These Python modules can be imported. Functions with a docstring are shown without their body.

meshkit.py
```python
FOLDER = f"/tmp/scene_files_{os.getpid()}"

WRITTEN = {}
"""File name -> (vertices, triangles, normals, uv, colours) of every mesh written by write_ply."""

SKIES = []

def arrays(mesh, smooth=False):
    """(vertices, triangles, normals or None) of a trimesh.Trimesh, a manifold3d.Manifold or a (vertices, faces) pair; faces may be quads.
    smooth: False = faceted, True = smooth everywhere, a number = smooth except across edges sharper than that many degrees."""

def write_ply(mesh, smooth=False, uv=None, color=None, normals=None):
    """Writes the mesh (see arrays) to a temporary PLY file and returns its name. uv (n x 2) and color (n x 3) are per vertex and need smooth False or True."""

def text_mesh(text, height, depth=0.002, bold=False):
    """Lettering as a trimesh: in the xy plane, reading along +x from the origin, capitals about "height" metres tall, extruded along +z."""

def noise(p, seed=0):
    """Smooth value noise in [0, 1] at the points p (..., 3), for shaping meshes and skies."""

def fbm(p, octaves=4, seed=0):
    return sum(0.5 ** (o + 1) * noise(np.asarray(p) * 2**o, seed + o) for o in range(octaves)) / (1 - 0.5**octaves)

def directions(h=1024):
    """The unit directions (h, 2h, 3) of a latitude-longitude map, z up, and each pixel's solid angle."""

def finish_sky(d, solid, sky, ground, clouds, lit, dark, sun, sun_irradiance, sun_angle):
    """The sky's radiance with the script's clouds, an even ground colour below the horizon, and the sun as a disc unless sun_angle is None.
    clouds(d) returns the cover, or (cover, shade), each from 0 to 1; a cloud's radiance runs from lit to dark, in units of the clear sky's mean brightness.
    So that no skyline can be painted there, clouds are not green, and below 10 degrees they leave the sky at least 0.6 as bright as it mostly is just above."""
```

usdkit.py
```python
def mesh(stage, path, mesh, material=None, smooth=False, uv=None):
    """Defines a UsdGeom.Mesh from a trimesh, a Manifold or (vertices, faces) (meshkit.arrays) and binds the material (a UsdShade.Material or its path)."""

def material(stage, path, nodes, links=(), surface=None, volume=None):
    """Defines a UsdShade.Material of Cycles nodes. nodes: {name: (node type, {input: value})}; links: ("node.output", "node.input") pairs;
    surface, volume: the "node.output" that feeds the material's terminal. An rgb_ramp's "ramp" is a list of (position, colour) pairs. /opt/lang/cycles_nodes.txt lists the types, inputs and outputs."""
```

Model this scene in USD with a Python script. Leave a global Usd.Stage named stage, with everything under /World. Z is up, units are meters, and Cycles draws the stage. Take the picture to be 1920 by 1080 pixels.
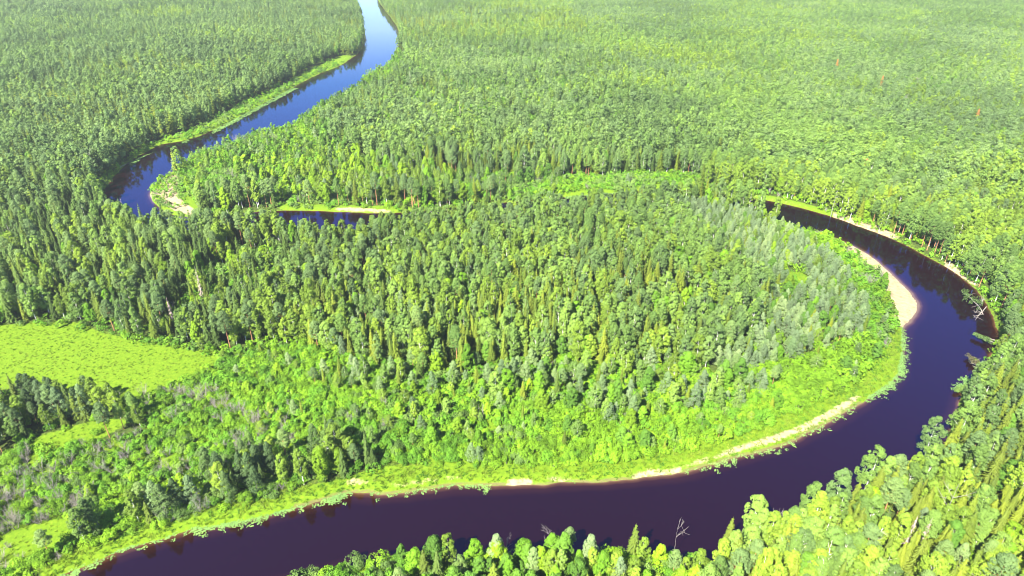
import math
import numpy as np
import trimesh
import usdkit
import meshkit
from pxr import Usd, UsdGeom, UsdLux, UsdShade, Gf, Sdf, Vt
from scipy import ndimage
from shapely.geometry import Polygon

stage = Usd.Stage.CreateInMemory()
UsdGeom.SetStageUpAxis(stage, UsdGeom.Tokens.z)
UsdGeom.SetStageMetersPerUnit(stage, 1.0)
UsdGeom.Xform.Define(stage, "/World")
T = Sdf.ValueTypeNames

# ------------------------------------------------------------------ camera, sky, sun, exposure
CAM_H, PITCH, FPX = 150.0, math.radians(29.5), 1281.0      # drone height, tilt below the horizon, focal length in photo pixels (1920 wide)
cam = UsdGeom.Camera.Define(stage, "/World/camera")
cam.AddTranslateOp().Set(Gf.Vec3d(0, 0, CAM_H))
cam.AddRotateXOp().Set(90 - math.degrees(PITCH))
cam.CreateHorizontalApertureAttr(36.0)
cam.CreateFocalLengthAttr(36.0 * FPX / 1920)
cam.CreateClippingRangeAttr(Gf.Vec2f(1.0, 60000.0))
cam.CreateExposureAttr(2.4)

SUN_EL, SHADOW_AZ = math.radians(47), math.radians(34)     # shadows fall away from the camera, a little to the right
sun_dir = np.array([-math.sin(SHADOW_AZ) * math.cos(SUN_EL), -math.cos(SHADOW_AZ) * math.cos(SUN_EL), math.sin(SUN_EL)])
sky_mat = usdkit.material(stage, "/World/Looks/sky", {
    "s": ("sky_texture", {"sky_type": "single_scattering", "sun_disc": False, "sun_elevation": SUN_EL,
                          "sun_rotation": math.atan2(sun_dir[0], sun_dir[1]), "altitude": 150.0, "air_density": 0.6, "aerosol_density": 0.0, "ozone_density": 3.0}),
    "b": ("background_shader", {"strength": 0.09})}, [("s.color", "b.color")], surface="b.background")
dome = UsdLux.DomeLight.Define(stage, "/World/sky")
UsdShade.MaterialBindingAPI.Apply(dome.GetPrim()).Bind(sky_mat)
sun = UsdLux.DistantLight.Define(stage, "/World/sun")
sun.CreateNormalizeAttr(True)
sun.CreateIntensityAttr(1.25)
sun.CreateAngleAttr(0.53)
sun.CreateColorAttr(Gf.Vec3f(1.0, 0.945, 0.84))
sun.AddRotateZOp().Set(math.degrees(math.atan2(sun_dir[0], -sun_dir[1])))
sun.AddRotateXOp().Set(90 - math.degrees(SUN_EL))

# ------------------------------------------------------------------ helpers
def tag(prim, label=None, category=None, group=None, kind=None):
    p = prim.GetPrim() if hasattr(prim, "GetPrim") else prim
    for k, v in (("label", label), ("category", category), ("group", group), ("kind", kind)):
        if v:
            p.SetCustomDataByKey(k, v)
    return p


USED = {}


def numbered(name):
    n = USED.get(name, 0)
    USED[name] = n + 1
    return name if n == 0 else f"{name}_{n:03d}"


def obj(path, v, f, mat, smooth=False, **attrs):
    m = usdkit.mesh(stage, path, (np.asarray(v, float), np.asarray(f)), mat, smooth=smooth)
    for k, a in attrs.items():
        UsdGeom.PrimvarsAPI(m).CreatePrimvar(k, T.FloatArray, "vertex").Set(Vt.FloatArray.FromNumpy(np.asarray(a, np.float32)))
    return m


def unproj(pts, z=0.0):
    """Photo pixels (u, v[, z]) to points of the ground plane at height z: how the plan of the place was surveyed from the photograph."""
    out = []
    for p in pts:
        zz = p[2] if len(p) > 2 else z
        a, b = (p[0] - 960) / FPX, (540 - p[1]) / FPX
        d = (a, math.cos(PITCH) + b * math.sin(PITCH), -math.sin(PITCH) + b * math.cos(PITCH))
        t = (zz - CAM_H) / d[2]
        out.append((d[0] * t, d[1] * t))
    return np.array(out)


def project(x, y, z=0.0):
    d = y * math.cos(PITCH) + (CAM_H - z) * math.sin(PITCH)
    up = y * math.sin(PITCH) - (CAM_H - z) * math.cos(PITCH)
    return 960 + FPX * x / d, 540 - FPX * up / d, d


def chaikin(p, n=2, closed=True):
    p = np.asarray(p, float)
    for _ in range(n):
        q = np.roll(p, -1, 0) if closed else p[1:]
        a = p if closed else p[:-1]
        p = np.stack([a * .75 + q * .25, a * .25 + q * .75], 1).reshape(-1, 2)
    return p


def nz(x, y, scale, seed=0, octaves=3):
    return meshkit.fbm(np.stack([np.asarray(x) / scale, np.asarray(y) / scale, np.zeros_like(np.asarray(x, float)) + .37], -1), octaves, seed)


# ------------------------------------------------------------------ plan of the river
H = 15
WEST = [(640, -60), (667, 0), (677, 27), (687, 62), (677, 97), (657, 110), (640, 123), (593, 140), (533, 173), (483, 200), (400, 245), (353, 263), (300, 270), (275, 285),
        (247, 297), (227, 317), (193, 353), (190, 385), (215, 383, H), (247, 401, H), (300, 394, H), (340, 403, H), (380, 396, H), (450, 388, H), (545, 399, H), (600, 409, H),
        (640, 411, H), (675, 413, H), (700, 396, H), (800, 382, H), (1000, 365, H), (1150, 352, H), (1245, 345, H), (1330, 350, 8), (1403, 374, 8), (1430, 388, 7),
        (1467, 403, 7), (1513, 420, 5), (1547, 440), (1600, 460), (1647, 490), (1673, 517), (1697, 540), (1723, 573), (1707, 603), (1690, 613), (1692, 643), (1688, 693),
        (1677, 716), (1630, 745), (1557, 790), (1513, 815), (1453, 840), (1403, 852), (1337, 871), (1280, 887), (1240, 892), (1187, 898), (1140, 903), (1073, 905), (1000, 909), (940, 912),
        (907, 908), (867, 908), (840, 911), (773, 922), (707, 928), (657, 920), (620, 934), (583, 944), (480, 972), (383, 990), (333, 999), (300, 1012), (267, 1020), (213, 1036), (167, 1058),
        (110, 1082), (40, 1105), (-150, 1160)]
EAST = [(250, 1180), (420, 1115), (530, 1083, 3), (640, 1047, 4), (707, 1029, 5), (787, 1015, 7), (873, 1012, 9), (973, 1008, 9), (1060, 1002, 9), (1133, 994, 10), (1180, 1004, 10), (1260, 1008, 11),
        (1330, 1010, 11), (1400, 985, 11), (1457, 960, 11), (1500, 942, 14), (1547, 905, 15), (1613, 899, 13), (1645, 860, 14), (1717, 834, 15), (1767, 790, 15), (1797, 790, 12),
        (1800, 750, 4), (1808, 728), (1847, 690), (1860, 665), (1875, 633), (1868, 610), (1855, 580), (1832, 543), (1800, 517), (1773, 500), (1723, 473), (1680, 450), (1630, 432), (1563, 407), (1513, 392), (1447, 377),
        (1403, 369), (1330, 360), (1245, 353), (1190, 358), (1060, 369), (900, 384), (735, 402), (640, 397), (545, 394), (470, 398), (400, 405), (366, 407), (320, 405), (283, 375), (280, 358), (297, 340), (328, 318),
        (355, 297), (377, 270, 6), (400, 273, 3), (475, 253), (500, 245), (530, 232, 5), (575, 200, 6), (620, 172, 6), (650, 160, 6), (680, 140, 8), (680, 117, 12), (723, 106, 12), (742, 84, 8),
        (753, 60), (720, 17), (707, 0), (695, -60)]
river_ring = chaikin(np.vstack([unproj(WEST), unproj(EAST)]), 2)
north = unproj([(640, -60), (695, -60)])
# the river goes on to the north beyond the picture
river_ring = np.array(Polygon(river_ring).buffer(0).union(Polygon([tuple(north[0]), tuple(north[0] + [-260, 900]), tuple(north[1] + [-240, 900]), tuple(north[1])]).buffer(1)).buffer(1.5).buffer(-1.5).exterior.coords)

X0, Y0, NX, NY = -1500, 20, 3000, 2100                     # survey raster, one metre


def fill(ring):
    out = np.zeros((NY, NX), bool)
    p = np.asarray(ring, float) - [X0, Y0]
    q = np.roll(p, -1, 0)
    for r in range(max(0, int(p[:, 1].min())), min(NY, int(p[:, 1].max()) + 2)):
        yc = r + .5
        hit = (p[:, 1] <= yc) != (q[:, 1] <= yc)
        if hit.any():
            a, b = p[hit], q[hit]
            xs = np.sort(a[:, 0] + (yc - a[:, 1]) / (b[:, 1] - a[:, 1]) * (b[:, 0] - a[:, 0]))
            for x1, x2 in zip(xs[::2], xs[1::2]):
                out[r, max(0, int(round(x1))):max(0, int(round(x2)))] = True
    return out


def look(raster, x, y, order=1, outside=0.0):
    return ndimage.map_coordinates(raster, [np.asarray(y) - Y0 - .5, np.asarray(x) - X0 - .5], order=order, mode="constant", cval=outside)


wet = fill(river_ring)
sdf = (ndimage.distance_transform_edt(~wet) - ndimage.distance_transform_edt(wet)).astype(np.float32)
sdf = ndimage.gaussian_filter(sdf, 1.3)
soft = lambda m, s=1.5: ndimage.gaussian_filter(m.astype(np.float32), s)

SAND = [[(1547, 438), (1580, 452), (1633, 478), (1676, 512), (1710, 545), (1730, 573), (1712, 608), (1684, 618), (1670, 592), (1664, 562), (1652, 536), (1630, 508), (1594, 478), (1552, 450)],
        [(945, 906), (960, 900), (985, 898), (1005, 901), (1000, 911), (975, 914), (950, 913)],
        [(1015, 899), (1040, 895), (1070, 897), (1085, 900), (1060, 907), (1020, 906)],
        [(1175, 892), (1215, 883), (1262, 879), (1290, 876), (1280, 888), (1230, 895), (1185, 900)],
        [(636, 909), (665, 900), (690, 905), (716, 898), (710, 908), (680, 914), (645, 916)],
        [(730, 912), (780, 904), (830, 898), (868, 894), (872, 902), (820, 908), (770, 915), (735, 920)],
        [(283, 362), (300, 345), (322, 330), (337, 334), (332, 360), (347, 385), (370, 399), (366, 408), (330, 398), (300, 380), (280, 372)],
        [(625, 392), (660, 391), (735, 396), (740, 401), (690, 399), (630, 397)],
        [(1330, 352), (1400, 363), (1460, 375), (1520, 389), (1518, 393), (1450, 379), (1395, 370), (1330, 362)],
        [(1555, 399), (1590, 406), (1640, 424), (1690, 447), (1682, 452), (1630, 434), (1560, 409)],
        [(1770, 492), (1800, 505), (1832, 530), (1838, 545), (1800, 520), (1770, 502)],
        [(1270, 876), (1340, 856), (1380, 840), (1450, 818), (1500, 800), (1540, 780), (1600, 744), (1625, 742), (1565, 783), (1515, 808), (1450, 834), (1380, 852), (1290, 880)]]
STRENGTH = [1, .6, .5, .55, .52, .5, .7, .5, .3, .5, .6, .56]
sand_r = np.zeros((NY, NX), np.float32)
for ring, k in zip(SAND, STRENGTH):
    sand_r = np.maximum(sand_r, k * soft(fill(unproj(ring)), .8))
big_bar = soft(fill(unproj(SAND[0])), 1.0)
tip_bar = soft(fill(unproj(SAND[6])), 1.0)

STRIP = [[(60, 1082), (150, 1033), (300, 993), (383, 966), (480, 945), (583, 915), (640, 903), (700, 885), (750, 875), (807, 878), (873, 882), (973, 883), (1073, 878), (1173, 868), (1273, 850), (1380, 823), (1480, 783),
          (1547, 753), (1597, 727), (1630, 700), (1663, 660), (1675, 612), (1664, 550), (1640, 510), (1597, 477), (1556, 448), (1548, 428), (1600, 446), (1660, 480), (1705, 518), (1745, 565), (1720, 620), (1700, 720), (1560, 810), (1300, 900), (900, 930), (640, 950), (300, 1030), (120, 1095)],
         [(185, 352), (215, 322), (230, 308), (250, 315), (215, 350)], [(240, 300), (300, 264), (345, 255), (360, 268), (300, 280), (250, 302)],
         [(440, 218), (530, 163), (590, 128), (640, 105), (660, 106), (640, 128), (595, 146), (530, 180), (450, 228)],
         [(282, 345), (325, 322), (350, 335), (352, 362), (380, 385), (372, 412), (330, 412), (280, 380)],
         [(420, 347), (470, 354), (520, 380), (600, 387), (700, 389), (770, 389), (770, 402), (640, 402), (540, 397), (500, 385), (430, 358)],
         [(1000, 372), (1060, 365), (1120, 360), (1190, 353), (1250, 348), (1330, 355), (1400, 366), (1400, 372), (1250, 358), (1190, 362), (1060, 374)],
         [(1390, 363), (1450, 371), (1500, 382), (1570, 402), (1560, 412), (1500, 395), (1400, 374)],
         [(735, 20), (752, 55), (765, 60), (725, 0), (710, 0)]]
MEADOW = [[(-60, 622), (60, 612), (150, 612), (200, 632), (250, 645), (330, 658), (425, 676), (412, 700), (370, 714), (320, 728), (280, 748), (240, 760), (160, 755), (60, 748), (-60, 758)],
          [(542, 240), (560, 228), (585, 262), (600, 285), (585, 290), (560, 265)],
          [(0, 1010), (60, 990), (130, 975), (170, 985), (120, 1020), (40, 1065), (-40, 1090)],
          [(60, 830), (200, 790), (250, 795), (160, 850), (60, 880)], [(1460, 515), (1510, 515), (1520, 555), (1480, 545)],
          [(620, 1090), (690, 1070), (740, 1064), (770, 1076), (760, 1095)]]
strip_r = np.zeros((NY, NX), bool)
for r in STRIP:
    strip_r |= fill(unproj(r))
meadow_r = np.zeros((NY, NX), bool)
for r in MEADOW:
    meadow_r |= fill(unproj(r, .5))
strip_s = soft(strip_r, 2.0)
grass_r = np.maximum(soft(strip_r, 1.0), soft(meadow_r, 1.2))

# ------------------------------------------------------------------ zones of the vegetation: (polygon, height of the surveyed points, trees per cell, mix, height range, shrub density)
# mix: birch, spruce, pine, young pine, aspen
ZONES = [
    ("mixed forest", None, 0, .95, (.42, .32, .18, .0, .08), (13, 20), 0.3),
    ("far pine forest", [(1000, -60), (2400, -60), (2400, 330), (1900, 300), (1500, 330), (1350, 250), (1150, 120)], 8, .97, (.32, .06, .5, .0, .12), (12, 18), .05),
    ("left forest", [(-600, -30), (560, -30), (640, 60), (520, 160), (300, 250), (180, 380), (210, 420), (420, 425), (500, 470), (420, 660), (-600, 640)], 8, .97, (.36, .50, .10, .0, .04), (14, 22), 0.2),
    ("river bend forest", [(380, 410), (700, 412), (1000, 385), (1250, 365), (1450, 400), (1540, 480), (1500, 640), (1250, 700), (850, 700), (500, 640), (420, 560)], 8, .95, (.58, .16, .14, .02, .10), (13, 19), 0.35),
    ("river bend spruces", [(560, 520), (700, 560), (850, 600), (1000, 540), (1250, 500), (1330, 600), (1200, 690), (1000, 680), (830, 720), (640, 670), (520, 650)], 4, .92, (.42, .40, .06, .02, .10), (13, 20), 0.6),
    ("bare willow slope", [(-200, 640), (200, 660), (420, 660), (560, 690), (700, 760), (720, 860), (600, 900), (300, 1000), (120, 1060), (-200, 1150)], 1, .05, (.45, .0, .1, .2, .25), (4, 8), .85),
    ("stand behind the meadow", [(-200, 520), (200, 500), (300, 500), (460, 500), (520, 560), (440, 650), (250, 640), (-200, 620)], 4, .93, (.22, .56, .14, .0, .08), (12, 19), 0.45),
    ("bend rim", [(1410, 380), (1500, 400), (1547, 422), (1640, 462), (1740, 545), (1740, 600), (1700, 700), (1500, 800), (1300, 860), (1300, 700), (1500, 640), (1540, 540), (1480, 450)], 1, .10, (.2, .05, .06, .3, .39), (4, 7), .97),
    ("left forest gap", [(395, 500), (440, 470), (500, 455), (570, 460), (570, 520), (480, 565), (400, 610), (320, 615), (320, 580)], 1, .36, (.25, .55, .06, .02, .12), (8, 16), .9),
    ("grey bend pines", [(1230, 372), (1390, 388), (1500, 438), (1585, 500), (1635, 595), (1600, 670), (1490, 725), (1360, 738), (1290, 700), (1400, 650), (1450, 570), (1390, 500), (1290, 430)], 4, 1.0, (.06, .02, .06, .83, .03), (7, 10), .4),
    ("bend shrub belt", [(400, 690), (520, 640), (640, 680), (830, 715), (1000, 690), (1180, 690), (1300, 700), (1440, 700), (1600, 640), (1660, 600), (1640, 500), (1675, 560), (1670, 660), (1600, 735), (1480, 790), (1280, 855),
                                (1080, 885), (900, 890), (760, 870), (660, 860), (560, 800), (420, 770)], 1, .16, (.25, .05, .06, .24, .40), (5, 9), .97),
    ("bend clearing", [(470, 665), (600, 690), (800, 715), (1000, 690), (1180, 690), (1300, 695), (1460, 712), (1450, 750), (1300, 780), (1150, 800), (1000, 790), (800, 775), (640, 760), (500, 720)], 1, .62, (.38, .10, .08, .22, .22), (6, 13), .9),
    ("young shore wood", [(600, 760), (800, 740), (1000, 760), (1040, 820), (900, 850), (760, 830), (640, 810)], 1, .42, (.4, .04, .06, .12, .38), (5, 9), .9),
    ("meadow edge", [(100, 612), (260, 640), (430, 668), (520, 650), (640, 690), (560, 740), (420, 730), (330, 740), (250, 720), (330, 690), (420, 690), (320, 668), (200, 640), (140, 618)], 1, .12, (.3, .1, .1, .2, .3), (4, 8), .95),
    ("stand below the meadow", [(-60, 756), (60, 748), (160, 755), (240, 768), (290, 790), (270, 812), (180, 838), (80, 855), (-60, 875)], 1, .97, (.26, .26, .10, .34, .04), (10, 15), .3),
    ("near shore pines", [(-60, 1110), (40, 1062), (150, 1006), (230, 966), (330, 930), (440, 885), (520, 852), (620, 838), (690, 842), (720, 862), (690, 872), (600, 898), (480, 930), (383, 952), (300, 978), (150, 1022), (40, 1075)], 1, .7, (.30, .14, .06, .44, .06), (10.5, 15.5), .8),
    ("north bank woods", [(350, 370), (345, 330), (420, 280), (520, 250), (600, 240), (640, 290), (760, 330), (1000, 335), (1250, 330), (1250, 345), (1060, 365), (900, 375), (640, 385), (480, 375)], 1, .45, (.55, .02, .08, .05, .30), (6, 12), .85),
    ("far willow bank", [(1000, 340), (1250, 325), (1330, 335), (1330, 348), (1100, 365), (960, 380), (940, 360)], 1, .06, (.5, .02, .08, .1, .3), (5, 8), .95),
    ("north bank tip", [(300, 345), (350, 320), (440, 330), (520, 370), (400, 395), (350, 380)], 1, .10, (.5, .02, .08, .1, .3), (5, 9), .95),
    ("far right bank", [(335, 310), (355, 290), (377, 262), (467, 240), (530, 215), (570, 183), (640, 140), (690, 110), (735, 90), (765, 100), (760, 135), (700, 175), (620, 225), (540, 265), (430, 300), (350, 335)], 1, .55, (.55, .02, .08, .05, .30), (4.5, 8), .8),
    ("far left bank", [(250, 305), (300, 262), (360, 245), (440, 200), (530, 160), (600, 130), (640, 118), (640, 130), (530, 178), (400, 248), (300, 275)], 1, .08, (.5, .02, .08, .1, .3), (4, 7), .85),
    ("far bank pines", [(1380, 352), (1480, 362), (1600, 400), (1700, 440), (1780, 480), (1860, 540), (1900, 480), (1800, 380), (1500, 320), (1370, 330)], 1, .95, (.26, .08, .56, .0, .10), (15, 20), .35),
    ("right bank forest", [(1700, 445), (1900, 420), (2500, 500), (2500, 900), (1900, 900), (1830, 730), (1880, 640), (1850, 560), (1790, 500)], 5, .97, (.55, .12, .22, .0, .11), (14, 20), .2),
    ("near right bank", [(1290, 1085), (1290, 1060), (1400, 1035), (1480, 1010), (1560, 970), (1640, 940), (1720, 900), (1790, 830), (1810, 740), (1900, 700), (2500, 700), (2500, 1500), (1100, 1500), (1200, 1085)], 0, 1.0, (.46, .35, .10, .02, .07), (13, 20), .1),
    ("bottom bank", [(460, 1130), (560, 1085), (640, 1062), (790, 1050), (1000, 1050), (1200, 1060), (1330, 1050), (1330, 1085), (1200, 1400), (400, 1400)], 0, .9, (.34, .07, .05, .02, .52), (8, 12.5), .95),
    ("bottom left thicket", [(-100, 1400), (100, 1250), (250, 1175), (420, 1108), (540, 1078), (620, 1060), (760, 1058), (770, 1090), (680, 1200), (500, 1400)], 0, .05, (.3, .1, .05, .02, .53), (4, 6), 1.0),
]
zone_r = np.zeros((NY, NX), np.uint8)
for i, z in enumerate(ZONES):
    if z[1] is not None:
        zone_r[fill(chaikin(unproj(z[1], z[2]), 1))] = i

# ------------------------------------------------------------------ ground: one sheet, finest near the river, out to the horizon
def bank(x, y):
    d = look(sdf, x, y, outside=60.0)
    d = d + 1.6 * (nz(x, y, 9, 5) - .5) + 1.4 * (nz(x, y, 3.1, 6) - .5)
    return d


def height(x, y, d=None):
    d = bank(x, y) if d is None else d
    s = np.maximum(look(big_bar, x, y), look(tip_bar, x, y))
    land = np.minimum(np.maximum(d, 0) * (.34 - .27 * s), 1.1) + np.clip((d - 6) / 60, 0, 1) * 1.2
    bed = np.maximum(d * (.42 - .27 * s - .17 * look(strip_s, x, y)), -2.4)
    rough = .5 * (nz(x, y, 25, 8) - .5) + .25 * (nz(x, y, 4, 9) - .5)
    return np.where(d > 0, land + rough * np.clip(d / 5, 0, 1), bed)


rr = [1.0, 25, 45, 60, 75]
while rr[-1] < 2400:
    rr.append(rr[-1] + max(.85, rr[-1] ** 2 / 150 / 1281 * 2.0))
rr += [2800, 3500, 5000, 8000, 14000, 24000]
rr = np.array(rr)
fine = np.radians(np.arange(-54, 54.01, .165))
coarse = np.radians(np.arange(57, 303.1, 3.0))
az = np.concatenate([fine, coarse])
RA, AZ = np.meshgrid(rr, az, indexing="ij")
GX, GY = (RA * np.sin(AZ)).ravel(), (RA * np.cos(AZ)).ravel()
GD = bank(GX, GY)
GZ = height(GX, GY, GD)
n_r, n_a = RA.shape
ii, jj = np.meshgrid(np.arange(n_r - 1), np.arange(n_a), indexing="ij")
q = np.stack([ii * n_a + jj, (ii + 1) * n_a + jj, (ii + 1) * n_a + (jj + 1) % n_a, ii * n_a + (jj + 1) % n_a], -1).reshape(-1, 4)
GF = np.vstack([q[:, [0, 2, 1]], q[:, [0, 3, 2]]])
GS = np.clip(look(sand_r, GX, GY) * 1.25, 0, 1)
GG = look(grass_r, GX, GY)
ZN = np.array([z[6] for z in ZONES], np.float32)[zone_r]
GG = np.maximum(GG, .75 * np.clip(look(soft(ZN, 2), GX, GY) * 1.2 - .15, 0, 1))
GG = np.maximum(GG, .5 * np.exp(-np.maximum(GD - 1, 0) / 4))
GM = np.where((GX > -62) & (GX < 120) & (GY < 190), .9, .4) * np.exp(-((GD - .4) / .9) ** 2) * (1 - GS * .6) + .0                      # wet mud along the water's edge

ground_mat = usdkit.material(stage, "/World/Looks/ground", {
    "g": ("geometry", {}),
    "n1": ("noise_texture", {"scale": .9, "detail": 5.0, "roughness": .65}), "n2": ("noise_texture", {"scale": .07, "detail": 4.0}), "n3": ("noise_texture", {"scale": .45, "detail": 7.0, "roughness": .7}),
    "as": ("attribute", {"attribute": "sand"}), "ag": ("attribute", {"attribute": "grass"}), "am": ("attribute", {"attribute": "mud"}),
    "floor": ("rgb_ramp", {"ramp": [(.3, (.020, .030, .007)), (.55, (.038, .058, .010)), (.75, (.065, .065, .022))]}),
    "grass": ("rgb_ramp", {"ramp": [(.28, (.060, .116, .005)), (.5, (.080, .140, .006)), (.65, (.100, .155, .007)), (.85, (.13, .17, .02))]}),
    "sand": ("rgb_ramp", {"ramp": [(.3, (.125, .098, .052)), (.45, (.200, .162, .094)), (.6, (.245, .202, .122)), (.8, (.28, .24, .155))]}),
    "wob": ("math", {"math_type": "multiply_add", "value2": .7, "value3": -.35}), "gs": ("math", {"math_type": "add"}), "gr": ("map_range", {"from_min": .35, "from_max": .65, "clamp": True}),
    "ss": ("math", {"math_type": "add"}), "sr": ("map_range", {"from_min": .38, "from_max": .58, "clamp": True}),
    "mr": ("map_range", {"from_min": .35, "from_max": .8, "to_max": .85, "clamp": True}),
    "m1": ("mix_color", {}), "m2": ("mix_color", {"b": (.095, .076, .036)}), "m3": ("mix_color", {}),
    "b": ("bump", {"strength": .6, "distance": .25}), "p": ("principled_bsdf", {"roughness": .95, "specular_ior_level": .1})},
    [("g.position", "n1.vector"), ("g.position", "n2.vector"), ("g.position", "n3.vector"), ("n1.fac", "floor.fac"), ("n1.fac", "grass.fac"), ("n3.fac", "sand.fac"),
     ("n1.fac", "wob.value1"), ("ag.fac", "gs.value1"), ("wob.value", "gs.value2"), ("gs.value", "gr.value"), ("as.fac", "ss.value1"), ("wob.value", "ss.value2"), ("ss.value", "sr.value"),
     ("am.fac", "mr.value"), ("gr.result", "m1.fac"), ("floor.color", "m1.a"), ("grass.color", "m1.b"), ("m1.result", "m2.a"), ("mr.result", "m2.fac"),
     ("m2.result", "m3.a"), ("sand.color", "m3.b"), ("sr.result", "m3.fac"), ("m3.result", "p.base_color"), ("n1.fac", "b.height"), ("b.normal", "p.normal")], surface="p.BSDF")


def piece(name, faces):
    used, inv = np.unique(faces, return_inverse=True)
    return obj("/World/" + numbered(name), np.stack([GX, GY, GZ], 1)[used], inv.reshape(-1, 3), "/World/Looks/ground", smooth=True, sand=GS[used], grass=GG[used], mud=GM[used])


cx, cy = GX[GF].mean(1), GY[GF].mean(1)
f_sand, f_dry = GS[GF].mean(1) > .42, GD[GF].mean(1) > -.6
f_meadow = (look(soft(meadow_r, .5), cx, cy) > .5) & ~f_sand
f_strip = (look(soft(strip_r, .5), cx, cy) > .5) & f_dry & ~f_sand & ~f_meadow
f_sand &= f_dry
tag(piece("ground", GF[~(f_sand | f_meadow | f_strip)]), "forest floor and river bed under the trees", "ground", kind="structure")
tag(piece("meadow", GF[f_meadow]), "bright yellow green grass clearings between the trees", "meadow", kind="structure")
tag(piece("river_bank", GF[f_strip]), "low grassy banks along the water's edge", "river bank", kind="structure")
tag(piece("sand_bar", GF[f_sand]), "pale sand bars along the river", "sand bar", kind="structure")

# ------------------------------------------------------------------ river
f_wet = (GD[GF].min(1) < 2.0) & (np.hypot(cx, cy) < 2300)
used, inv = np.unique(GF[f_wet], return_inverse=True)
river_mat = usdkit.material(stage, "/World/Looks/river", {
    "g": ("geometry", {}), "d": ("attribute", {"attribute": "depth"}),
    "ramp": ("rgb_ramp", {"ramp": [(0, (.10, .066, .030)), (.10, (.040, .018, .007)), (.28, (.012, .0034, .0020)), (.8, (.0054, .0011, .0017))]}),
    "dm": ("map_range", {"from_min": 0.0, "from_max": 2.2, "clamp": True}),
    "mp": ("mapping", {"rotation": (0, 0, .5), "scale": (1.0, 2.6, 1.0)}), "n": ("noise_texture", {"scale": .55, "detail": 3.0, "roughness": .55}),
    "n2": ("noise_texture", {"scale": .035, "detail": 2.0}), "r": ("map_range", {"from_min": .35, "from_max": .65, "to_min": .010, "to_max": .10, "clamp": True}),
    "b": ("bump", {"distance": .10}), "f": ("fresnel", {"IOR": 1.72}),
    "p": ("diffuse_bsdf", {}), "gl": ("glossy_bsdf", {"roughness": .05}), "gc": ("rgb_ramp", {"ramp": [(.07, (.29, .24, .58)), (.088, (.20, .27, .85)), (.11, (.11, .31, 1.0)), (.2, (.09, .37, 1.0)), (.34, (.28, .62, 1.0)), (.46, (1.0, 1.0, 1.0))]}), "mx": ("mix_closure", {})},
    [("g.position", "mp.vector"), ("mp.vector", "n.vector"), ("g.position", "n2.vector"), ("d.fac", "dm.value"), ("dm.result", "ramp.fac"), ("ramp.color", "p.color"),
     ("n2.fac", "r.value"), ("r.result", "b.strength"), ("n.fac", "b.height"), ("b.normal", "gl.normal"), ("f.fac", "mx.fac"), ("f.fac", "gc.fac"), ("gc.color", "gl.color"), ("p.BSDF", "mx.closure1"), ("gl.BSDF", "mx.closure2")], surface="mx.closure")
tag(obj("/World/river", np.stack([GX, GY, 0 * GZ], 1)[used], inv.reshape(-1, 3), river_mat, depth=np.maximum(-GZ[used], 0)), "dark brown river winding through the forest", "river", kind="structure")

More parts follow.
